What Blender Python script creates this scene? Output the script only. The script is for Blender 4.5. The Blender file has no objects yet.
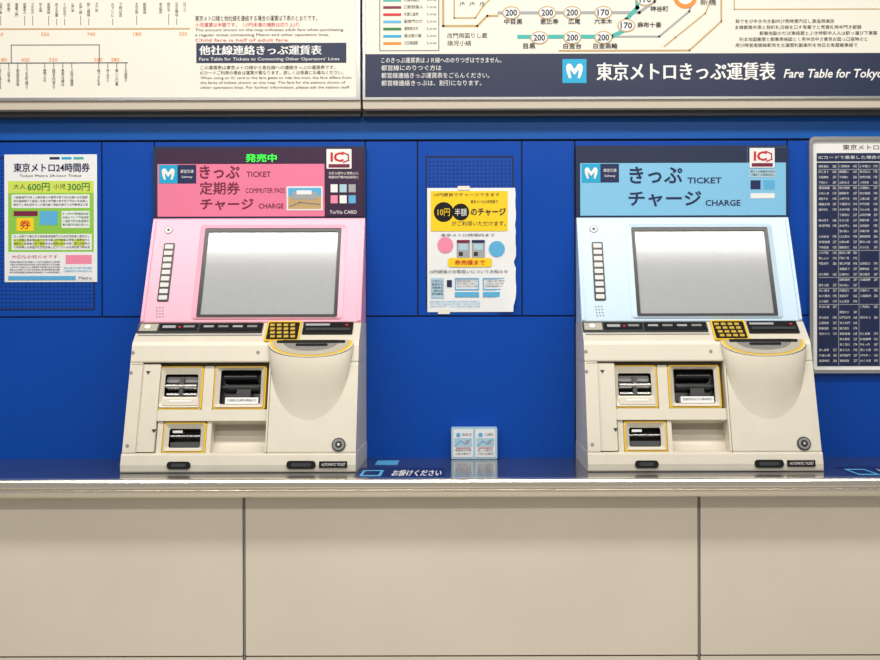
import bpy, bmesh, math, random
from mathutils import Vector, Matrix
random.seed(7)
S=0.0028; D=2.9; FP=D/S; CT=0.80; ZC=CT+128*S
CX=467; XC=(CX-440)*S
scene=bpy.context.scene
scene.view_settings.view_transform='Standard'
scene.view_settings.look='None'

# ---------------------------------------------------------------- materials
def lin(c):
    o=[]
    for v in c:
        v=v/255.0
        o.append(v/12.92 if v<=0.04045 else ((v+0.055)/1.055)**2.4)
    return (o[0],o[1],o[2],1)
MATS={}
def mat(name,rgb,rough=0.5,metal=0.0,spec=0.5,noise=0.0,nscale=8,emit=None,es=1.0,coat=0.0,rnoise=0.0):
    if name in MATS: return MATS[name]
    m=bpy.data.materials.new(name); m.use_nodes=True
    nt=m.node_tree; b=nt.nodes['Principled BSDF']
    b.inputs['Base Color'].default_value=lin(rgb)
    b.inputs['Roughness'].default_value=rough
    b.inputs['Metallic'].default_value=metal
    b.inputs['Specular IOR Level'].default_value=spec
    b.inputs['Coat Weight'].default_value=coat
    if emit:
        b.inputs['Emission Color'].default_value=lin(emit); b.inputs['Emission Strength'].default_value=es
    if noise>0 or rnoise>0:
        tc=nt.nodes.new('ShaderNodeTexCoord')
        n=nt.nodes.new('ShaderNodeTexNoise'); n.inputs['Scale'].default_value=nscale; n.inputs['Detail'].default_value=6
        nt.links.new(tc.outputs['Object'],n.inputs['Vector'])
        if noise>0:
            r=nt.nodes.new('ShaderNodeMix'); r.data_type='RGBA'
            c=lin(rgb)
            r.inputs[6].default_value=tuple(max(0,x*(1-noise)) for x in c[:3])+(1,)
            r.inputs[7].default_value=tuple(min(1,x*(1+noise)) for x in c[:3])+(1,)
            nt.links.new(n.outputs['Fac'],r.inputs[0]); nt.links.new(r.outputs[2],b.inputs['Base Color'])
        if rnoise>0:
            mr=nt.nodes.new('ShaderNodeMapRange')
            mr.inputs['To Min'].default_value=max(0.02,rough-rnoise); mr.inputs['To Max'].default_value=rough+rnoise
            nt.links.new(n.outputs['Fac'],mr.inputs['Value']); nt.links.new(mr.outputs['Result'],b.inputs['Roughness'])
    MATS[name]=m; return m

def perforated(name,rgb,dark,pitch,frac):
    m=mat(name,rgb,0.42,spec=0.3)
    nt=m.node_tree; b=nt.nodes['Principled BSDF']
    tc=nt.nodes.new('ShaderNodeTexCoord'); sx=nt.nodes.new('ShaderNodeSeparateXYZ')
    nt.links.new(tc.outputs['Object'],sx.inputs[0])
    def mth(op,a,b_=None,v=None):
        n=nt.nodes.new('ShaderNodeMath'); n.operation=op
        nt.links.new(a,n.inputs[0])
        if b_ is not None: nt.links.new(b_,n.inputs[1])
        if v is not None: n.inputs[1].default_value=v
        return n.outputs[0]
    ds=[]
    for ax in ('X','Z'):
        a=mth('MULTIPLY',sx.outputs[ax],v=1/pitch); a=mth('ADD',a,v=1000); a=mth('FRACT',a); a=mth('SUBTRACT',a,v=0.5); ds.append(mth('MULTIPLY',a,a))
    d=mth('ADD',ds[0],ds[1]); k=mth('LESS_THAN',d,v=frac*frac)
    r=nt.nodes.new('ShaderNodeMix'); r.data_type='RGBA'
    r.inputs[6].default_value=lin(rgb); r.inputs[7].default_value=lin(dark)
    nt.links.new(k,r.inputs[0]); nt.links.new(r.outputs[2],b.inputs['Base Color'])
    return m

BLUE=mat('blue_enamel',(0,71,172),0.3,spec=0.3,noise=0.06,nscale=3,rnoise=0.06)
BLUE2=mat('blue_beam',(6,86,172),0.34,spec=0.35,noise=0.05,nscale=3)
BLUEP=perforated('blue_perforated',(0,69,168),(0,38,108),0.0112,0.25)
GAP=mat('navy_gap',(4,20,60),0.6)
BEIGE=mat('machine_beige',(216,209,193),0.33,noise=0.10,nscale=11,rnoise=.08)
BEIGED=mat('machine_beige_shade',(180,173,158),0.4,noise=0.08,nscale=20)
SEAM=mat('machine_seam',(96,90,80),0.6)
PINKP=mat('pink_panel',(246,178,201),0.3)
PINKH=mat('pink_header',(238,126,160),0.35)
BLUPN=mat('lightblue_panel',(198,221,239),0.3)
BLUH=mat('lightblue_header',(132,198,236),0.35)
NAVY=mat('navy_print',(22,36,84),0.4)
NAVYD=mat('navy_strip',(30,42,74),0.35)
MAROON=mat('maroon_print',(120,24,62),0.4)
MAROOND=mat('maroon_strip',(56,28,62),0.35)
BLACK=mat('black_plastic',(12,12,14),0.3)
DKGREY=mat('dark_grey',(56,58,62),0.35)
GREY=mat('mid_grey',(135,135,135),0.45)
KEYW=mat('button_white',(214,214,214),0.4)
SILVER=mat('brushed_silver',(205,205,205),0.25,metal=0.9)
STEEL=mat('steel_edge',(232,226,214),0.2,metal=0.9,rnoise=.05,nscale=30)
STEELT=mat('steel_top',(130,132,138),0.13,metal=0.85,rnoise=.05,nscale=14)
WHITE=mat('white_print',(240,240,238),0.45)
CREAM=mat('cream_board',(236,232,220),0.4)
CREAMF=mat('cream_frame',(198,188,172),0.45)
YEL=mat('yellow_outline',(230,190,30),0.45)
GOLD=mat('gold_key',(196,164,60),0.4)
GREENL=mat('led_green',(40,255,60),0.5,emit=(40,255,60),es=1.0)
CYAN=mat('cyan_logo',(20,168,214),0.4)
RED=mat('red_print',(206,30,44),0.4)
TEXT=mat('text_dark',(40,38,42),0.5)
TEXTG=mat('text_grey',(108,104,100),0.5)
ORANGE=mat('orange_print',(236,140,40),0.45)
TAN=mat('tan_line',(196,164,110),0.5)
TEAL=mat('teal_line',(60,180,172),0.45)
GREYL=mat('silver_line',(162,166,170),0.45)
GRN=mat('lime_print',(140,200,70),0.45)
GRND=mat('green_print',(30,120,60),0.45)
YELP=mat('yellow_print',(250,210,20),0.45)
YELL=mat('pale_lime',(206,224,90),0.45)
PINKD=mat('pink_dot',(240,140,170),0.45)
SKYB=mat('sky_print',(90,176,222),0.45)
PAPER=mat('paper',(236,238,240),0.5)
PALEB=mat('pale_blue_card',(176,208,224),0.3)
LOWER=mat('lower_panel',(222,213,198),0.36,noise=0.08,nscale=3.2)
LGAP=mat('lower_gap',(84,76,68),0.7)
FLOORM=mat('floor_tile',(186,180,168),0.35,noise=0.06,nscale=6)
CEILM=mat('ceiling_white',(228,228,224),0.8)
ZINC=mat('timetable_navy',(28,40,78),0.35)
SCREEN=mat('screen_glass',(170,173,177),0.12,spec=0.8,noise=.06,nscale=70,coat=0.3)

# ---------------------------------------------------------------- builder
class B:
    def __init__(s): s.v=[];s.f=[];s.m=[];s.ms=[];s.sm=[]
    def add(s,vs,fs,m,smooth=False):
        o=len(s.v); s.v+=[tuple(p) for p in vs]
        if m not in s.ms: s.ms.append(m)
        k=s.ms.index(m)
        for f in fs: s.f.append([i+o for i in f]); s.m.append(k); s.sm.append(smooth)
    def obj(s,name,parent=None,bevel=0,dx=0):
        me=bpy.data.meshes.new(name); me.from_pydata([(x+dx,y,z) for x,y,z in s.v],[],s.f)
        for m in s.ms: me.materials.append(m)
        me.polygons.foreach_set('material_index',s.m); me.polygons.foreach_set('use_smooth',s.sm); me.update()
        if bevel:
            bm=bmesh.new(); bm.from_mesh(me); bmesh.ops.recalc_face_normals(bm,faces=bm.faces); bm.to_mesh(me); bm.free()
        ob=bpy.data.objects.new(name,me); scene.collection.objects.link(ob)
        if parent: ob.parent=parent
        if bevel:
            md=ob.modifiers.new('b','BEVEL'); md.width=bevel; md.segments=3; md.limit_method='ANGLE'; md.angle_limit=0.6
        return ob
def empty(name,loc=(0,0,0)):
    e=bpy.data.objects.new(name,None); e.location=loc; scene.collection.objects.link(e); e.empty_display_size=0.1; return e

class Plane:   # defined in y,z ; u = world x
    def __init__(s,O,e):
        l=math.hypot(*e); s.O=O; s.e=(e[0]/l,e[1]/l); s.n=(-s.e[1],s.e[0])
    def uv(s,px,py):
        dx=(px-CX)/FP; dz=-(py-330)/FP
        den=s.n[0]+dz*s.n[1]; t=((s.O[0]+D)*s.n[0]+(s.O[1]-ZC)*s.n[1])/den
        y=-D+t; z=ZC+t*dz
        return XC+dx*t,(y-s.O[0])*s.e[0]+(z-s.O[1])*s.e[1]
    def P(s,u,v,t=0): return (u,s.O[0]+v*s.e[0]+t*s.n[0],s.O[1]+v*s.e[1]+t*s.n[1])
    def rect(s,b):
        x0,y0,x1,y1=b; ym=(y0+y1)/2; xm=(x0+x1)/2
        u0=s.uv(x0,ym)[0];u1=s.uv(x1,ym)[0];v1=s.uv(xm,y0)[1];v0=s.uv(xm,y1)[1]
        return u0,v0,u1,v1
    def off(s,dy): return Plane((s.O[0]+dy,s.O[1]),s.e)
def vert(y): return Plane((y,ZC),(0,1))
def loop_rr(u0,v0,u1,v1,r=0,n=5):
    if r<=0: return [(u0,v0),(u1,v0),(u1,v1),(u0,v1)]
    r=min(r,(u1-u0)/2*0.999,(v1-v0)/2*0.999); L=[]
    for cx,cy,a in ((u1-r,v0+r,-90),(u1-r,v1-r,0),(u0+r,v1-r,90),(u0+r,v0+r,180)):
        for i in range(n+1):
            t=math.radians(a+90*i/n); L.append((cx+r*math.cos(t),cy+r*math.sin(t)))
    return L
def solid(b,pl,L,t0,t1,m,side=None):
    n=len(L); vs=[pl.P(u,v,t1) for u,v in L]+[pl.P(u,v,t0) for u,v in L]
    b.add(vs,[list(range(n))]+[list(range(2*n-1,n-1,-1))]+[[i,i+n,(i+1)%n+n,(i+1)%n] for i in range(n)],m)
def box(b,pl,r,t0,t1,m,rad=0): solid(b,pl,loop_rr(*pl.rect(r),r=rad),t0,t1,m)
def hcyl(b,pl,r,t0,h,m,n=10):
    u0,v0,u1,v1=pl.rect(r); vc=(v0+v1)/2; rv=(v1-v0)/2; vs=[];fs=[]
    for i in range(n+1):
        a=math.pi*i/n; v=vc+rv*math.cos(a); t=t0+h*math.sin(a)
        vs+=[pl.P(u0,v,t),pl.P(u1,v,t)]
    for i in range(n): fs.append([2*i,2*i+2,2*i+3,2*i+1])
    b.add(vs,fs,m,True)
    b.add([vs[2*i] for i in range(n+1)],[list(range(n+1))],m); b.add([vs[2*i+1] for i in range(n+1)],[list(range(n,-1,-1))],m)
def ring(b,pl,ro,ri,t0,t1,m,rad=0,radi=None,inner=None,t2=None):
    Lo=loop_rr(*pl.rect(ro),r=rad or 1e-5); Li=loop_rr(*pl.rect(ri),r=(radi if radi is not None else rad) or 1e-5)
    ringL(b,pl,Lo,Li,t0,t1,m,inner,t2)
def ringL(b,pl,Lo,Li,t0,t1,m,inner=None,t2=None):
    if t2 is None: t2=t1
    n=len(Lo); vs=[pl.P(u,v,t1) for u,v in Lo]+[pl.P(u,v,t2) for u,v in Li]+[pl.P(u,v,t0) for u,v in Lo]+[pl.P(u,v,t0) for u,v in Li]
    f=[];g=[]
    for i in range(n):
        j=(i+1)%n
        f.append([i,j,n+j,n+i]); f.append([2*n+i,2*n+j,j,i]); g.append([n+i,n+j,3*n+j,3*n+i])
    b.add(vs,f,m); b.add(vs,g,inner or m)
def disc(b,pl,cx,cy,r,t0,t1,m,n=20,ry=None):
    u,v=pl.uv(cx,cy); u2,_=pl.uv(cx+r,cy); ru=u2-u; rv=ru if ry is None else ru*ry/r
    solid(b,pl,[(u+ru*math.cos(2*math.pi*i/n),v+rv*math.sin(2*math.pi*i/n)) for i in range(n)],t0,t1,m)
def line(b,pl,pts,w,m,t=0.0006):
    q=[pl.uv(*p) for p in pts]; k=abs(pl.uv(pts[0][0]+1,pts[0][1])[0]-q[0][0])*w/2
    for (a,c),(e,f) in zip(q[:-1],q[1:]):
        d=math.hypot(e-a,f-c) or 1e-6; dx,dy=(e-a)/d,(f-c)/d
        a2,c2,e2,f2=a-dx*k,c-dy*k,e+dx*k,f+dy*k
        b.add([pl.P(a2+dy*k,c2-dx*k,t),pl.P(e2+dy*k,f2-dx*k,t),pl.P(e2-dy*k,f2+dx*k,t),pl.P(a2-dy*k,c2+dx*k,t)],[[0,1,2,3]],m)
# text -> mesh
TC=bpy.data.curves.new('txt','FONT'); TO=bpy.data.objects.new('txt_tmp',TC); scene.collection.objects.link(TO)
TC.resolution_u=2
cache={}
def glyphs(s,bold,shear=0):
    if bold and any('\u4e00'<=c<='\u9fff' for c in s): bold=min(bold,.006)
    k=(s,bold,shear)
    if k in cache: return cache[k]
    TC.body=s; TC.offset=bold; TC.shear=shear; TC.space_line=0.95
    TO.update_tag(); bpy.context.view_layer.update()
    ev=TO.evaluated_get(bpy.context.evaluated_depsgraph_get()); me=ev.to_mesh()
    vs=[(v.co.x,v.co.y) for v in me.vertices]; fs=[list(p.vertices) for p in me.polygons]; ev.to_mesh_clear()
    cache[k]=(vs,fs); return cache[k]
def txt(b,pl,r,s,m,t=0.0008,bold=0.0,shear=0,fit=True):
    vs,fs=glyphs(s,bold,shear)
    if not vs: return
    x0=min(v[0] for v in vs);x1=max(v[0] for v in vs);y0=min(v[1] for v in vs);y1=max(v[1] for v in vs)
    u0,v0,u1,v1=pl.rect(r)
    sx=(u1-u0)/max(1e-6,x1-x0); sy=(v1-v0)/max(1e-6,y1-y0)
    b.add([pl.P(u0+(x-x0)*sx,v0+(y-y0)*sy,t) for x,y in vs],fs,m)
    if bold and any('\u4e00'<=c<='\u9fff' for c in s):
        d=(u1-u0)*0.0045
        b.add([pl.P(u0+(x-x0)*sx+d,v0+(y-y0)*sy,t+.0001) for x,y in vs],fs,m)
JP='東京都営地下鉄線連絡運賃表駅乗換案内大人小児円券売機発売中利用時間改札口路線図銀座丸内日比谷有楽町半蔵門南北副都心きっぷのりばをでにはとおよびしますください'
def rj(n): return ''.join(random.choice(JP) for _ in range(n))
def para(b,pl,r,n,m,asp=1.0,fill=0.7,bold=0.0,last=1.0):
    x0,y0,x1,y1=r; h=(y1-y0)/n
    for i in range(n):
        xe=x1 if i<n-1 else x0+(x1-x0)*last
        txt(b,pl,(x0,y0+i*h,xe,y0+i*h+h*fill),rj(max(2,int((xe-x0)/(h*fill*asp)))),m,bold=bold)
def vtext(b,pl,r,m,n): txt(b,pl,r,'\n'.join(rj(n)),m)

def metro(b,pl,x,y,w,t=0.001):
    box(b,pl,(x,y,x+w,y+w),0,t,CYAN)
    c=x+w/2; q=w/20
    O=[(-7,6.2),(-5.6,4),(-3,4),(0,8.6),(3,4),(5.6,4),(7,6.2),(6.6,10.5),(4.6,16),(2.6,16),(3.6,10),(3.4,9),(0,13.2),(-3.4,9),(-3.6,10),(-2.6,16),(-4.6,16),(-6.6,10.5)]
    P=[pl.P(*pl.uv(c+a*q,y+d*q),t+.0006) for a,d in O]
    b.add(P,[list(range(len(P)))],WHITE)

# ---------------------------------------------------------------- wall_back
V0=vert(0)
w=B()
pb=vert(0.006)
box(w,pb,(-360,-80,1240,459),-0.12,0.0,GAP)
g=0.8
def panel(r,m=BLUE,t=0.006):
    x0,y0,x1,y1=r; box(w,pb,(x0+g,y0+g,x1-g,y1-g),0,t,m,rad=0.002)
panel((-360,114,1240,140.5),BLUE2,0.010)
for x0,x1 in ((-360,-265),(-265,-160),(-160,-54),(103,155.5),(366,418),(522,575),(787,846),(846,950),(950,1240)): panel((x0,141,x1,316))
panel((155.5,141,366,316)); panel((575,141,787,316))
for x0,x1 in ((-54,103),(418,522)):
    panel((x0,141,x1,316))
    ring(w,V0,(x0+8,156,x1-8,309),(x0+9.5,157.5,x1-9.5,307.5),0,0.001,GAP)
    box(w,V0,(x0+9.5,157.5,x1-9.5,307.5),0,0.0006,BLUEP)
for x0,x1 in ((-360,155.5),(155.5,366),(366,575),(575,787),(787,1240)): panel((x0,316,x1,459.5))
w.obj('wall_back')

# ---------------------------------------------------------------- signboards
def sb(x0,x1): 
    b=B(); pl=vert(-0.06)
    box(b,pl,(x0,-70,x1,108.5),-0.0562,0.0,CREAMF,rad=0.003)
    box(b,vert(-0.035),(x0,108,x1,116),-0.0308,0.0,DKGREY)  # dark strip added to paint in the shadow gap under the board
    return b,pl
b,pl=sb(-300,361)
ring(b,pl,(-300,-70,361,100),(-297,-67,357.5,97),0,0.006,SILVER)
box(b,pl,(-297,-67,357.5,97),0,0.002,CREAM)
p2=vert(-0.062)
line(b,p2,[(-290,28),(190,28)],1.4,TAN)
line(b,p2,[(-290,-4),(190,-4)],1,TAN)
x=-280
while x<186:
    h=random.choice([9,11,14,14]); vtext(b,p2,(x,2,x+3,2+h),TEXT,4)
    if random.random()<.6: line(b,p2,[(x+1.5,h+4),(x+1.5,24)],0.6,TEXTG)
    x+=8 if random.random()<.8 else 16
for x in range(-280,190,46): txt(b,p2,(x,31.5,x+8,35),random.choice(['740','180','550','840']),ORANGE)
line(b,p2,[(-280,62),(128,62)],0.9,TEXT)
for x in range(-280,130,9):
    if random.random()<.75:
        line(b,p2,[(x+1.5,62),(x+1.5,67)],0.6,TEXT); vtext(b,p2,(x,68,x+3,68+random.choice([13,17,20])),TEXT,5)
for x,s in ((0,'180'),(22,'420'),(50,'530'),(95,'560'),(112,'580')): txt(b,p2,(x,57,x+8,60.5),s,ORANGE)
line(b,p2,[(12,44),(12,62)],0.7,TEXT); line(b,p2,[(12,44),(100,44),(100,62)],0.7,TEXT)
txt(b,p2,(196,15,318,20.5),'東京メトロ線と他社線を連絡する場合の運賃は下表のとおりです。',TEXT)
txt(b,p2,(196,22,300,26.5),'小児運賃は半額です。（10円未満の端数は切り上げ）',RED)
txt(b,p2,(196,28,344,31.5),'The amount shown on the map indicates adult fare when purchasing',TEXT)
txt(b,p2,(196,33,330,36.5),'a regular ticket connecting Metro and other operators lines.',TEXT)
txt(b,p2,(196,38,290,41),'Child fare is half of adult fare.',RED)
box(b,p2,(197,42.5,347,62.5),0,0.0006,NAVYD)
txt(b,p2,(200,45,322,54.5),'他社線連絡きっぷ運賃表',WHITE,0.0012,bold=.02)
txt(b,p2,(200,57,340,61),'Fare Table for Tickets to Connecting Other Operators’ Lines',WHITE,0.0012)
for i,(s,e) in enumerate((('この運賃表は東京メトロ線から各社線への連絡きっぷの運賃表です。',336),('ICカードご利用の場合は運賃が異なります。詳しくは係員にお尋ねください。',344))): txt(b,p2,(201,65+i*5.2,e,69+i*5.2),s,TEXT)
for i,(s,e) in enumerate((('When using an IC card at the fare gates to ride the train, the fare differs from',352),('the fares of tickets shown on this map. The fare for the stations shown of',346),('other operators lines. For further information, please ask the station staff',350))): txt(b,p2,(201,76+i*4.8,e,79.3+i*4.8),s,TEXT)
b.obj('connecting_fare_board')

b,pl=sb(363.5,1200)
ring(b,pl,(363.5,-70,1200,100),(366,-67,1196,97.5),0,0.006,SILVER)
box(b,pl,(366,-67,1196,97.5),0,0.002,CREAM)
box(b,p2,(366,54,1196,97.5),0,0.0012,NAVYD)
cols_=[GRND,CYAN,ORANGE,GRN,TEAL,MAROON,RED,SKYB]
ring(b,p2,(380,-40,440,51),(381,-39,439,50),0,0.0006,GREY)
for i in range(11):
    y=-30+i*7.2
    box(b,p2,(384,y,402,y+2.6),0,0.0008,cols_[i%8]); txt(b,p2,(405,y-1,405+12+random.random()*8,y+2.6),rj(5),TEXT)
    txt(b,p2,(428,y-.5,437,y+2),'Line',TEXTG)
line(b,p2,[(444,-20),(444,26),(478,26),(488,16),(498,16)],2.2,TAN)
line(b,p2,[(455,-20),(455,18),(476,18),(484,6),(500,-10)],1.4,TAN)
for x in (460,470,480): txt(b,p2,(x,2,x+6,6),'JR',TEXTG)
para(b,p2,(448,33,488,48),2,TEXT,last=.6)
line(b,p2,[(500,13),(640,13),(655,2),(672,-30)],3,GREYL,0.0006)
line(b,p2,[(520,37),(612,37),(627,30),(627,20),(638,8),(638,-30)],4,TEAL,0.0007)
line(b,p2,[(560,51),(690,51),(722,22),(722,-30)],1.6,TAN,0.0008)
line(b,p2,[(604,37),(660,37),(690,12),(700,-20)],2,GREYL,0.0006)
line(b,p2,[(665,47),(676,38),(706,14),(716,-10)],1.3,TAN,0.0008)
for x,y,n,nm,lx,ly in ((512,13,'200','中目黒',514,20.5),(548,13,'200','恵比寿',550,20.5),(573,13,'200','広尾',575,20.5),(604,13,'170','六本木',604,20.5),(646,0,'170','神谷町',660,8),(627,26,'170','麻布十番',650,24),(540,38,'200','目黒',530,45),(573,38,'200','白金台',573,45),(604,38,'200','白金高輪',606,45),(520,-12,'200','渋谷',520,-5),(573,-12,'170','青山',573,-5)):
    disc(b,p2,x,y,9,0,0.0012,TAN,ry=6.6); disc(b,p2,x,y,7.8,0,0.0016,PAPER,ry=5.4)
    txt(b,p2,(x-5.8,y-3.2,x+5.8,y+3.2),n,TEXT,0.0022,bold=.02)
    ww=len(nm)*3.0
    txt(b,p2,(lx-ww,ly-1.5,lx+ww,ly+4),nm,TEXT,0.0014,bold=.01) 
disc(b,p2,686,-3,12,0,0.0016,ORANGE); disc(b,p2,686,-3,8,0,0.002,PAPER)
txt(b,p2,(701,0,717,6),'新橋',TEXT)
line(b,p2,[(735,-20),(735,10),(880,10)],1,TAN)
for i,(a,c) in enumerate(((736,835),(736,862),(760,878),(740,868),(736,858))): txt(b,p2,(a,20+i*6,c,24+i*6),rj(int((c-a)/4.4)),TEXT)
para(b,p2,(900,10,1180,48),5,TEXT)
for i,(s,e) in enumerate((('このきっぷ運賃表はＪＲ線へののりつぎはできません。',502),('都営線にのりつぐ方は',442),('都営線連絡きっぷ運賃表をごらんください。',490),('都営線連絡きっぷは、割引になります。',482))): txt(b,p2,(382,57.5+i*7.6,e,63+i*7.6),s,WHITE,0.002)
metro(b,p2,563,59.5,24,0.0022)
txt(b,p2,(597,63,775,81),'東京メトロきっぷ運賃表',WHITE,0.002,bold=.012)
txt(b,p2,(784,70,916,81.5),'Fare Table for Tokyo Metro',WHITE,0.002,bold=.015,shear=.25)
b.obj('metro_fare_board')

# ---------------------------------------------------------------- posters
b=B(); pl=V0.off(-0.001)
box(b,pl,(5,153.5,97.5,281),0,0.0015,PAPER)
q=pl.off(-0.0015)
for i,m in enumerate((NAVY,CYAN,TEAL)): box(b,q,(50+i*12,156,60+i*12,158.5),0,0.0004,m)
txt(b,q,(14,162,90,171),'東京メトロ24時間券',NAVY,bold=.03)
txt(b,q,(20,173.5,82,176.5),'Tokyo Metro 24-hour Ticket',TEXT)
box(b,q,(8.5,192,94,254),0,0.0004,GRN); box(b,q,(8.5,180,94,192),0,0.0006,YELL)
txt(b,q,(14,183,26,188),'大人',TEXT,t=.001); txt(b,q,(28,182,50,190),'600円',GRND,bold=.03,t=.001); txt(b,q,(54,183,66,188),'小児',TEXT,t=.001); txt(b,q,(68,182,90,190),'300円',GRND,bold=.03,t=.001)
box(b,q,(12,193.5,90,207),0,0.0008,PAPER); para(b,q.off(-.0008),(14,195,88,206),3,TEXT)
box(b,q,(14,210,38,215),0,0.0008,MAROON); box(b,q,(40,210,58,224),0,0.0009,SKYB); box(b,q,(17,217,34,230),0,0.0009,YELP)
txt(b,q,(20,219,31,228),'券',RED,t=.0014,bold=.02)
box(b,q,(62,210,90,227),0,0.0008,PAPER); para(b,q.off(-.0008),(63,211.5,89,226),4,GRND)
box(b,q,(12,233,92,249),0,0.0008,PAPER); para(b,q.off(-.0008),(14,234,90,248.5),4,TEXT)
for x in (14,34,54,74): box(b,q,(x,238,x+11,245),0,0.0012,YELL)
box(b,q,(8.5,251,94,279),0,0.0009,PAPER)
txt(b,q,(12,254,58,257.5),'大切なお知らせです',RED,t=.0014); para(b,q.off(-.001),(10,260,60,273),5,NAVY)
box(b,q,(66,254,92,263),0,0.0012,PINKD); para(b,q.off(-.001),(64,266,92,272),2,CYAN)
box(b,q,(8.5,275,76,279),0,0.0012,SKYB); txt(b,q,(79,275.5,92,278.5),'Metro',NAVY,t=.0014)
b.obj('ticket_poster')

b=B(); pl=V0.off(-0.001)
u0,v0,u1,v1=pl.rect((427.5,188,516,312)); n=20
def wob(i,j):
    a=i/n;c=j/n
    return 0.0012+0.012*max(0,a-.75)*max(0,1-c*2.2)*3+0.0018*(1+math.sin(a*9+c*9))*max(0,a-.88)*8
vs=[];fs=[]
for j in range(n+1):
    for i in range(n+1):
        du=0
        if i==n: du=(-0.001,0.0,-0.002,0,0.0006,-0.0008)[j%6] + (-0.007 if j<2 else 0)+(-.004 if 7<j<9 else 0)
        vs.append(pl.P(u0+(u1-u0)*i/n+du,v0+(v1-v0)*j/n,wob(i,j)))
for j in range(n):
    for i in range(n):
        k=j*(n+1)+i; fs.append([k,k+1,k+n+2,k+n+1])
b.add(vs,fs,PAPER,True)
q=pl.off(-0.0024)
box(b,q,(431,191,508,231),-.001,0.0003,YELP)
txt(b,q,(434,193,500,196.5),'10円硬貨でチャージできます',TEXT,t=.001)
disc(b,q,444,212,10,0,0.0006,BLACK); disc(b,q,461,212,8.5,0,0.0008,BLACK)
txt(b,q,(438,208.5,450,216),'10円',YELP,t=.0014); txt(b,q,(455,208.5,467,216),'半額',WHITE,t=.0014)
txt(b,q,(471,200,498,203.5),'東京メトロの券売機で',TEXT,t=.001)
txt(b,q,(471,208,506,216),'のチャージ',TEXT,t=.001,bold=.03)
txt(b,q,(452,221,506,226),'がご利用いただけます。',TEXT,t=.001)
txt(b,q,(441,233.5,495,236.5),'東京メトロ時間内まで',TEXT,t=.001)
disc(b,q,445.5,245,8,0,0.0005,PINKD); disc(b,q,497,249,8,0,0.0005,SKYB)
for x,m in ((457,MAROON),(472,NAVY)):
    box(b,q,(x,240,x+13,258),0,0.0005,GREYL); box(b,q,(x,240,x+13,243),0,0.0008,m); box(b,q,(x+2,244,x+11,250),0,0.0008,PALEB); box(b,q,(x+2,252,x+6,256),0,0.0008,TEXT)
box(b,q,(448,258,492,267),0,0.0009,YELP,rad=0.008); txt(b,q,(455,260,485,265),'券売機まで',RED,t=.0016,bold=.03)
txt(b,q,(430,269.8,508,273.2),'10円硬貨のお取扱いについてお知らせ',TEXT,t=.001)
box(b,q,(431,278,444,298),0,0.0004,PALEB); para(b,q.off(-.0004),(432,280,443,296),5,NAVY)
box(b,q,(447,280,452,287),0,0.0005,NAVY)
for i in range(2):
    ring(b,q,(455+i*28,278,479+i*28,290),(456+i*28,279,478+i*28,289),0,.0005,SKYB); para(b,q,(457+i*28,280,477+i*28,288),3,NAVY)
    box(b,q,(455+i*28,292,479+i*28,297),0,.0005,SKYB)
para(b,q,(430,300.5,480,308),3,SKYB)
box(b,q,(458,186,470,190),0,0.0008,CREAM); box(b,q,(438,309,450,314),-.001,0.0008,CREAM)
b.obj('coin_charge_poster')

# fare table
b=B(); pl=V0
ring(b,pl,(808,138.5,1010,374),(811.5,142,1006.5,370.5),0,0.016,SILVER,rad=0.014,radi=0.008)
box(b,pl,(809,139.5,1009,373),0,0.008,WHITE,rad=0.012)
q=vert(-0.008)
txt(b,q,(843,145.5,925,151),'東京メトロきっぷ運賃表',TEXT)
box(b,q,(817,154,1001,367),0,0.0008,ZINC)
q2=vert(-0.0088)
line(b,q2,[(817,163),(1001,163)],.8,WHITE)
txt(b,q2,(819,156.5,930,160),'ICカードで乗車した場合の運賃表です　円単位',WHITE)
y=166
while y<364:
    x=819
    while x<998:
        if random.random()<.9:
            txt(b,q2,(x,y,x+9+random.random()*2,y+2.5),rj(4),WHITE,.0006); txt(b,q2,(x+14,y,x+17.5,y+2.5),str(random.choice([165,174,195,206,237,247])),WHITE,.0006)
        x+=20.5
    y+=5.4
    if random.random()<.14: line(b,q2,[(819,y-1),(999,y-1)],.6,GREYL)
for x in (838.5,859,879.5,900): line(b,q2,[(x,164),(x,366)],.5,GREYL)
b.obj('fare_table_board')

# ---------------------------------------------------------------- counter
YF=-0.42
def prism(b,poly,x0,x1,m,smooth=False):
    n=len(poly); vs=[(x0,y,z) for y,z in poly]+[(x1,y,z) for y,z in poly]
    b.add(vs,[list(range(n)),list(range(2*n-1,n-1,-1))],m); b.add(vs,[[i,(i+1)%n,n+(i+1)%n,n+i] for i in range(n)],m,smooth)
XA,XB=-2.24,2.24
cnt=empty('service_counter')
b=B(); prism(b,[(0.0,CT-0.03),(0.0,CT),(YF+0.03,CT),(YF+0.03,CT-0.03)],XA,XB,STEELT); b.obj('top_slab',cnt)
b=B(); H=0.045
def arc(cy,cz,r,a0,a1,n=6): return [(cy+r*math.cos(math.radians(a0+(a1-a0)*i/n)),cz+r*math.sin(math.radians(a0+(a1-a0)*i/n))) for i in range(n+1)]
poly=[(YF+0.03,CT+0.0015)]+arc(YF+.010,CT+.0015-.010,.010,90,180)+[(YF,CT-.017),(YF+.001,CT-.0195),(YF+.005,CT-.021),(YF+.005,CT-.023),(YF,CT-.025)]
poly+=arc(YF+.016,CT-H+.016,.016,180,270)+[(YF+.03,CT-H)]
prism(b,poly,XA,XB,STEEL,False); b.obj('metal_edge',cnt)
b=B(); ph=Plane((0,CT),(1,0))
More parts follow.
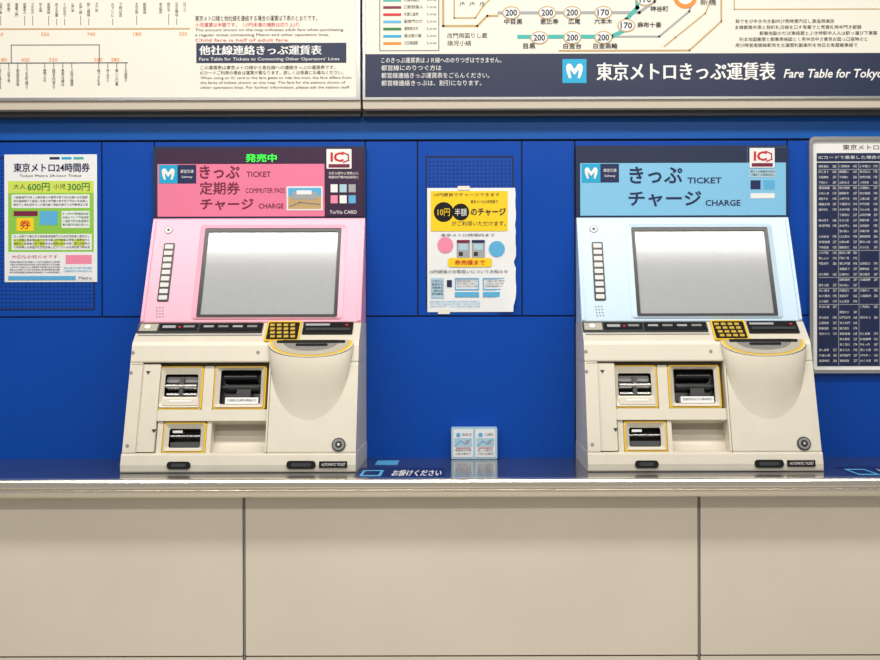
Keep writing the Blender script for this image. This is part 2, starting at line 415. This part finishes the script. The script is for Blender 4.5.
def sticker(x0,x1):
    box(b,ph,(x0,467.6,x1,478.4),0,0.0006,NAVY,rad=.004)
    box(b,ph,(x0+5,470.2,x0+26,476.2),0,.0009,SKYB,rad=.003)
    box(b,ph,(x0+7.5,471.2,x0+23,475.2),0,.0012,NAVY,rad=.006); 
    txt(b,ph,(x0+36,470.2,x1-4,476.4),'お掛けください',WHITE,t=.0012,bold=.015)
sticker(356,445); sticker(846,935)
box(b,ph,(376,460.5,398,464.5),0,.0008,SKYB)
b.obj('stickers',cnt)

YL=-0.37
b=B(); pl=vert(YL)
u=[-2.24]+[pl.uv(x,0)[0] for x in (-212,243.5,698.5,1153)]+[2.24]
u=sorted(u); v655=pl.uv(0,656)[1]; vt=CT-0.031-ZC; vb=-ZC
solid(b,vert(YL+0.006),loop_rr(-2.24,vb,2.24,vt),-0.1,0,LGAP)
p6=vert(YL+0.006)
for a,c in zip(u[:-1],u[1:]):
    if c-a<0.02: continue
    solid(b,p6,loop_rr(a+.0038,v655+.002,c-.0038,vt,r=.003),0,.006,LOWER)
    solid(b,p6,loop_rr(a+.0038,vb+.1,c-.0038,v655-.002,r=.003),0,.006,LOWER)
for a in u[1:-1]: solid(b,p6,loop_rr(a-.0020,vb,a+.0020,vt),0,.003,GREY)
solid(b,p6,loop_rr(-2.24,vb,2.24,vb+.098),0,.012,DKGREY)
b.obj('wall_counter_front')

# ---------------------------------------------------------------- card holder
b=B(); e0=vert(-0.03)
zt=e0.uv(0,427.5)[1]
solid(b,vert(-0.03),loop_rr(e0.uv(451,0)[0],CT-ZC+.001,e0.uv(497,0)[0],zt,r=.004),-0.028,0,PALEB)
q=e0
for xa,xb in ((453,472.8),(475.2,495)):
    box(b,q,(xa,429.5,xb,457),0,.0012,PAPER,rad=.003); qq=q.off(-.0012)
    box(b,qq,(xa+1,438,xb-1,447),0,.0004,PALEB)
    disc(b,qq,xa+5,435,2.2,0,.0006,SKYB); line(b,qq,[(xa+2,446),(xa+7,441),(xa+12,444),(xa+17,439.5)],.9,SKYB,.0008)
    txt(b,qq,(xa+9,433,xb-1.5,436),rj(5),TEXTG); para(b,qq,(xa+2,449,xb-2,456),2,TEXTG)
    disc(b,qq,xa+14,442,2,0,.0009,GREYL); line(b,qq,[(xa+3,448),(xb-3,448)],.7,RED,.0008)
b.obj('plastic_card_holder')

# ---------------------------------------------------------------- ticket machines
def Z(py,y): return ZC-(py-330)*S*(D+y)/D
XL,XR=(155.3-440)*S,(366.3-440)*S
pS0=(-0.016,Z(218,-0.016)); pS1=(-0.137,Z(322,-0.137))
pC1=(-0.195,Z(341,-0.195)); pB0=(-0.201,Z(345,-0.201)); pB1=(-0.285,Z(455,-0.285)); pK=(-0.294,CT+.0005)
PH=vert(-0.014)
PS=Plane(pS1,(pS0[0]-pS1[0],pS0[1]-pS1[1]))
PC=Plane(pC1,(pS1[0]-pC1[0],pS1[1]-pC1[1]))
PB=Plane(pB1,(pB0[0]-pB1[0],pB0[1]-pB1[1]))
PK=Plane(pK,(pB1[0]-.002-pK[0],pB1[1]-pK[1]))
def yB(z): 
    t=(z-pB1[1])/(pB0[1]-pB1[1]); return pB1[0]+t*(pB0[0]-pB1[0])
def machine(dx,pink):
    root=empty('ticket_machine',((XL+XR)/2+dx,-0.1,CT))
    root_inv=root.location.copy()
    def fin(b,name,bev=0):
        ob=b.obj(name,None,bev,dx); ob.parent=root; ob.matrix_parent_inverse.identity()
        for v in ob.data.vertices: v.co-=root_inv
        return ob
    PP=PINKP if pink else BLUPN; HH=PINKH if pink else BLUH; TX=MAROON if pink else NAVY; ST=MAROOND if pink else NAVYD
    b=B()
    u0,v0,u1,v1=PH.rect((155.5,146,366,217.5))
    solid(b,PH,loop_rr(XL,v0,XR,v1,r=.003),-0.014,0,NAVYD)
    box(b,PH,(158,163.5,363.5,216),0,.0015,HH,rad=.002)
    box(b,PH,(157.5,148,363.5,163.2),0,.0015,ST)
    box(b,PH,(325,148,363.5,216),0,.0022,ST if pink else HH)
    q=PH.off(-.0015); q3=PH.off(-.0022)
    if pink:
        txt(b,q,(246,153.5,277,161.5),'発売中',GREENL,bold=.03)
    metro(b,q,159.5,164.2,18.5,.001)
    box(b,q,(178,164.2,196.5,182.7),0,.001,NAVY); txt(b,q,(181,169,194,172.5),'都営交通',WHITE,t=.0015); txt(b,q,(182,175,193,178),'Subway',WHITE,t=.0015)
    if pink:
        txt(b,q,(200,164.8,240,178),'きっぷ',TX,bold=.02); txt(b,q,(247,171,271,176.5),'TICKET',TX,bold=.01)
        txt(b,q,(200,181.2,240,194),'定期券',TX,bold=.02); txt(b,q,(246,187.5,285,192.5),'COMMUTER PASS',TX)
        txt(b,q,(201,198,254,209.5),'チャージ',TX,bold=.02); txt(b,q,(259,203,284,208),'CHARGE',TX,bold=.01)
        box(b,q,(287,186,323,210),0,.001,PAPER); qq=q.off(-.001)
        box(b,qq,(288.5,187.5,321.5,196),0,.0004,SKYB); box(b,qq,(288.5,196,321.5,208.5),0,.0004,TAN)
        box(b,qq,(292,192,318,199),0,.0008,GREYL); box(b,qq,(297,190,312,194),0,.001,WHITE); line(b,qq,[(290,206),(300,202),(320,204)],1.2,GREY,.001)
        para(b,q3,(329,171.5,359,179.5),2,WHITE)
        for i in range(2):
            for j in range(3): box(b,q3,(331+j*9,184+i*11,338+j*9,192+i*11),0,.0006,(WHITE,PALEB,GREYL,PINKD,WHITE,SKYB)[i*3+j])
        txt(b,q3,(330,210,357,213.5),'To/Via CARD',WHITE)
    else:
        txt(b,q,(207,167,260,184),'きっぷ',TX,bold=.02); txt(b,q,(265,178,299,184),'TICKET',TX,bold=.015)
        txt(b,q,(206,191.5,279,207),'チャージ',TX,bold=.02); txt(b,q,(283,200.5,318,206.5),'CHARGE',TX,bold=.015)
        box(b,q3,(325,148,363.5,163.2),0,.0004,ST)
        box(b,q3,(327,170,353,178),0,.0006,PALEB); para(b,q3.off(-.0006),(328,171,352,177.5),2,NAVY)
        box(b,q3,(328,181,338,190),0,.0006,NAVY); box(b,q3,(341,181,352,190),0,.0006,SKYB)
        box(b,q3,(328,194,352,199),0,.0006,WHITE)
    box(b,q3,(327,148.8,352,168.5),0,.002,WHITE,rad=.002)
    q4=q3.off(-.002)
    txt(b,q4,(331,152,344,161.5),'IC',RED,bold=.03); line(b,q4,[(343,152),(348.5,154.5),(349,160),(344,162)],1.3,RED); box(b,q4,(329,163.8,350,167.3),0,.0004,MAROON)
    fin(b,'header_sign')
    b=B()
    zl=pS1[1]
    prism(b,[(0,pS0[1]+.001),(pS0[0],pS0[1]+.001),pS1,(0,zl)],XL+.001,XR-.001,PP)
    fin(b,'screen_housing',.004)
    b=B()
    r=PS.rect((150,219,366,321))
    solid(b,PS,loop_rr(XL+.002,r[1]+.001,XL+.010,r[3]-.002,r=.002),0,.004,PP)
    solid(b,PS,loop_rr(XR-.010,r[1]+.001,XR-.002,r[3]-.002,r=.002),0,.004,PP)
    so=(201.3,228.6,339.8,317.5)
    ring(b,PS,(so[0]-5,so[1]-4,so[2]+5,so[3]+1.5),so,0,.002,PP,rad=.010,radi=.005,t2=.006)
    ring(b,PS,so,(so[0]+3.6,so[1]+3.4,so[2]-3.6,so[3]-3.0),0,.0045,BLACK,rad=.004,radi=.003)
    box(b,PS,(so[0]+2.6,so[1]+2.6,so[2]-2.6,so[3]-2.4),0,.0015,SCREEN)
    uu=PS.rect((161,270,171.5,276))
    r0=PS.rect((0,242.5,1,301)); solid(b,PS,loop_rr(uu[0]-.001,r0[1],uu[2]+.001,r0[3],r=.004),0,.002,BLACK)
    for i in range(9):
        yy=243.8+i*6.35; r=PS.rect((0,yy,1,yy+5.2))
        solid(b,PS,loop_rr(uu[0]+.003,r[1]+.0014,uu[2]-.003,r[3]-.0014,r=.002),0,.0038,KEYW)
    disc(b,PS,169,229.5,4.2,0,.0012,GREY); disc(b,PS,169,229.5,3.4,0,.002,PAPER); disc(b,PS,169,229.5,1.4,0,.003,DKGREY)
    for i in range(4):
        for j in range(3): disc(b,PS,157+j*3,307+i*3.0,.8,0,.001,GREY,n=8)
    fin(b,'touch_screen')
    # body
    b=B()
    zlip=Z(362,-.213); zrb=Z(453,-.283)
    full=[(0,pS1[1]-.0005),(pS1[0]-.002,pS1[1]-.0005),pC1,pB0,(yB(zlip),zlip),(0,zlip)]
    prism(b,full,XL,XR,BEIGE)
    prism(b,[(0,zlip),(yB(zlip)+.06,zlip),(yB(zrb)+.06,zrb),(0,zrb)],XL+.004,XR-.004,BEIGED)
    ck=[(0,zlip+.001),(yB(zlip+.001),zlip+.001),(yB(zrb),zrb),(0,zrb)]
    xr0=PB.rect((267,400,353,410))[0]
    xl0=PB.rect((139,400,353,410))[0]
    prism(b,ck,XL,xl0,BEIGE); prism(b,ck,xr0,XR,BEIGE)
    prism(b,[(0,zrb+.0005),(yB(zrb)-.002,zrb+.0005),(-.294,CT+.020),(-.294,CT+.0005),(0,CT+.0005)],XL-.001,XR+.001,BEIGE)
    fin(b,'body',.005)
    # mouth bulge
    b=B()
    ua=PC.uv(269,341)[0]; ub=PC.uv(354,341)[0]; cx=(ua+ub)/2; rx=(ub-ua)/2
    dv=-PC.uv(312,357.5)[1]
    N=28; M=12; vs=[];fs=[]
    zend=Z(436,-.25)
    for k in range(M+1):
        t=k/M
        for i in range(N+1):
            a=math.pi*i/N; sn=math.sin(a)**.7 if 0<i<N else 0
            T=Vector(PC.P(cx-rx*math.cos(a),-dv*sn,0.001))
            ze=pB0[1]-(pB0[1]-zend)*sn
            E=Vector((cx-rx*math.cos(a)*(1-.12*t),yB(ze)+.001,ze))
            p=T.lerp(E,t); p.y-=0.010*math.sin(math.pi*t)*sn*(1-t)
            p.y+=0.016*math.sin(math.pi*t)*sn*t
            p.y=min(p.y,yB(p.z)+.0015)
            vs.append(p)
    for k in range(M):
        for i in range(N):
            o=k*(N+1)+i; fs.append([o,o+1,o+N+2,o+N+1])
    b.add(vs,fs,BEIGE,True)
    def half(f,g0=0): return [(cx-rx*f*math.cos(math.pi*i/N),g0-dv*f*(math.sin(math.pi*i/N)**.8 if 0<i<N else 0)) for i in range(N+1)]
    solid(b,PC,half(1.0,.001),-.004,.002,BEIGE)
    solid(b,PC,half(.96,.001),0,.0032,YEL)
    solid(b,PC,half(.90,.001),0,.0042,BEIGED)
    solid(b,PC,half(.66,.001),0,.005,SILVER)
    solid(b,PC,loop_rr(cx-rx*.8,-.011,cx+rx*.8,-.002,r=.003),0,.0065,BLACK)
    solid(b,PC,loop_rr(cx-rx*.35,-.023,cx+rx*.4,-.015,r=.004),0,.0065,BLACK)
    fin(b,'card_mouth')
    # control shelf
    b=B()
    box(b,PC,(138,323,263,333),0,.0025,DKGREY,rad=.003)
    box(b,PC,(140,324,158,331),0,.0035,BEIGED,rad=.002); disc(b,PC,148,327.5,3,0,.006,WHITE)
    box(b,PC,(160,324,198,330.5),0,.004,BLACK,rad=.002); box(b,PC,(163,326,176,328.5),0,.005,GREYL); disc(b,PC,180,327.5,1.4,0,.005,RED,n=10); box(b,PC,(184,326,195,328),0,.005,GREY)
    box(b,PC,(200,324,262,331.5),0,.004,BLACK,rad=.002)
    for i in range(4): box(b,PC,(204+i*14.5,326,214+i*14.5,327.8),0,.0046,(GREYL,GREY,GREYL,GREY)[i])
    box(b,PC,(138,334.2,262,335.4),0,.001,GREY)
    ring(b,PC,(266,322,300.5,341.5),(267.6,323.1,298.9,340.4),0,.005,YEL,rad=.005,radi=.004)
    box(b,PC,(267,322.8,299.5,340.8),0,.0035,BLACK,rad=.004)
    for i in range(4):
        for j in range(4): box(b,PC,(270.5+j*6.7,325+i*3.8,275+j*6.7,327.2+i*3.8),.003,.0062,GOLD)
    box(b,PC,(303,322.8,353,334.5),0,.004,BLACK,rad=.003); box(b,PC,(306,324.5,330,326.5),0,.0048,GREYL); box(b,PC,(306,329,350,331.5),0,.006,DKGREY)
    disc(b,PC,347,326,1.4,0,.0055,RED,n=10)
    fin(b,'control_shelf')
    # slots
    b=B(); F=PB.off(.020)
    def slotframe(o,i):
        ring(b,F,o,(o[0]+1.8,o[1]+1.8,o[2]-1.8,o[3]-1.8),-.040,.004,YEL,rad=.006,radi=.005)
        ring(b,F,(o[0]+1.8,o[1]+1.8,o[2]-1.8,o[3]-1.8),i,-.040,.008,BEIGE,rad=.005,radi=.005,inner=BLACK,t2=-.002)
        box(b,F,(i[0]-1,i[1]-1,i[2]+1,i[3]+1),-.042,-.03,BLACK)
    slotframe((159,366,203,409),(164.5,373.5,197.5,396))
    slotframe((214,366,266,409),(220,369.5,260.5,403.5))
    slotframe((163,422,206,452.5),(168.5,428,200,447))
    box(b,F,(140,364.5,158.5,452),-.040,.012,BEIGE,rad=.004)
    box(b,F,(203.5,366,213.5,410),-.040,.004,BEIGE,rad=.003); box(b,F,(158,409.7,268,421),-.040,.010,BEIGE,rad=.003); 
    box(b,F,(206.5,421,211,453),-.040,.004,BEIGE); box(b,F,(157,421,162.5,453),-.040,.004,BEIGE)
    hcyl(b,F,(165.5,382,196.5,388.5),-.022,.026,SILVER); box(b,F,(165.5,375,196.5,380.5),-.03,-.014,GREY,rad=.002); hcyl(b,F,(165.5,390.5,196.5,395.8),-.022,.016,SILVER)
    box(b,F,(179,376,183,395),-.03,-.002,DKGREY,rad=.002)
    box(b,F,(163,398.5,199,405.5),0,.0085,BEIGE,rad=.003); box(b,F,(170,400.3,192,402),.005,.0095,WHITE)
    hcyl(b,F,(224,372,257,380.5),-.03,.030,BLACK); hcyl(b,F,(222,384,259,389),-.03,.030,DKGREY)
    box(b,F,(225,397,258,403.5),-.03,.001,PAPER); para(b,F.off(-.001),(227,398.5,256,402),1,TEXT)
    box(b,F,(236,388,250,396),-.028,-.006,BLACK)
    hcyl(b,F,(169,433,199.5,437),-.028,.024,SILVER); box(b,F,(169,441,199.5,446.6),-.03,-.008,DKGREY,rad=.003); box(b,F,(172,429.5,182,432),-.03,-.004,SILVER)
    for (x,y) in ((149.5,373),(155,431)):
        u,v=F.uv(x,y); solid(b,F,[(u-.006,v+.004),(u,v-.006),(u+.006,v+.004)],.008,.0128,BLACK)
    r=F.rect((211,424,267,453)); vs=[];fs=[]
    for k in range(11):
        t=k/10; vv=r[3]+(r[1]-r[3])*t; d=-.040+.040*(1-math.sqrt(max(0,1-t*t)))
        vs+= [F.P(r[0],vv,d),F.P(r[2],vv,d)]
    for k in range(10): fs.append([2*k,2*k+2,2*k+3,2*k+1])
    b.add(vs,fs,BEIGE,True)
    fin(b,'coin_and_bill_slots')
    # base details
    b=B()
    box(b,PK,(167,461,190.5,468.5),0,.006,BLACK,rad=.008); box(b,PK,(171,463,186,466.5),.005,.0075,DKGREY,rad=.004)
    box(b,PK,(286.5,460.5,315.5,468.5),0,.006,BLACK,rad=.008); box(b,PK,(291,462.7,311,466.3),.005,.0075,DKGREY,rad=.004)
    box(b,PK,(319,461,347,467.5),0,.0056,BLACK,rad=.001); txt(b,PK.off(-.0056),(321,462.8,345,465.6),'AUTOMATIC TICKET',WHITE)
    disc(b,PB,338.5,444.5,7,0,.003,DKGREY); disc(b,PB,338.5,444.5,5.6,0,.005,GREY); disc(b,PB,338.5,444.5,3.4,0,.006,BLACK); disc(b,PB,338.5,444.5,1.4,0,.007,SILVER)
    r=PB.rect((120,456,353,457)); solid(b,PB,loop_rr(XL+.004,r[1],XR-.004,r[1]+.0016),-.002,.0006,SEAM)
    r=PB.rect((267,363,269,453)); 
    solid(b,PB,loop_rr(xr0+.0045,r[1],xr0+.0057,r[3]),-.002,.0005,SEAM)
    r=PB.rect((137,362.5,266,363.5)); solid(b,PB,loop_rr(XL+.004,r[1],xl0,r[1]+.0014),-.002,.0006,SEAM)
    for (x,y) in ((131,372),(127,445),(133,352),(258,352)): disc(b,PB,x,y,1.8,0,.001,GREY,n=10)
    fin(b,'base_fittings')
machine(0,True); machine(420.5*S,False)

# ---------------------------------------------------------------- room
def rbox(name,x0,x1,y0,y1,z0,z1,m):
    b=B(); v=[(x,y,z) for x in (x0,x1) for y in (y0,y1) for z in (z0,z1)]
    b.add(v,[[0,1,3,2],[4,6,7,5],[0,4,5,1],[2,3,7,6],[0,2,6,4],[1,5,7,3]],m); return b.obj(name)
rbox('floor',-2.24,2.24,-6,0.12,-.05,0,FLOORM)
rbox('ceiling',-2.24,2.24,-6,0.12,2.9,2.95,CEILM)
bpy.data.objects.remove(TO)

def area(name,loc,sx,sy,p,rot=(0,0,0),c=(1,.965,.91)):
    l=bpy.data.lights.new(name,'AREA'); l.shape='RECTANGLE'; l.size=sx; l.size_y=sy; l.energy=p; l.color=c
    o=bpy.data.objects.new(name,l); o.location=loc; o.rotation_euler=rot; scene.collection.objects.link(o)
area('ceiling_light',(0,-1.2,2.88),4.0,.25,64)
area('ceiling_light',(0,-3.0,2.88),4.0,.25,66)
wd=bpy.data.worlds.new('world'); scene.world=wd; wd.use_nodes=True
bg=wd.node_tree.nodes['Background']; bg.inputs[0].default_value=(1,.965,.92,1); bg.inputs[1].default_value=.31

cam=bpy.data.cameras.new('camera'); co=bpy.data.objects.new('camera',cam); scene.collection.objects.link(co)
cam.sensor_width=36; cam.lens=FP*36/880; cam.shift_x=-(CX-440)/880
co.matrix_world=Matrix.Translation((XC,-D,ZC))@Matrix.Rotation(math.pi/2,4,'X')@Matrix.Rotation(math.radians(-0.14),4,'Z')
scene.camera=co
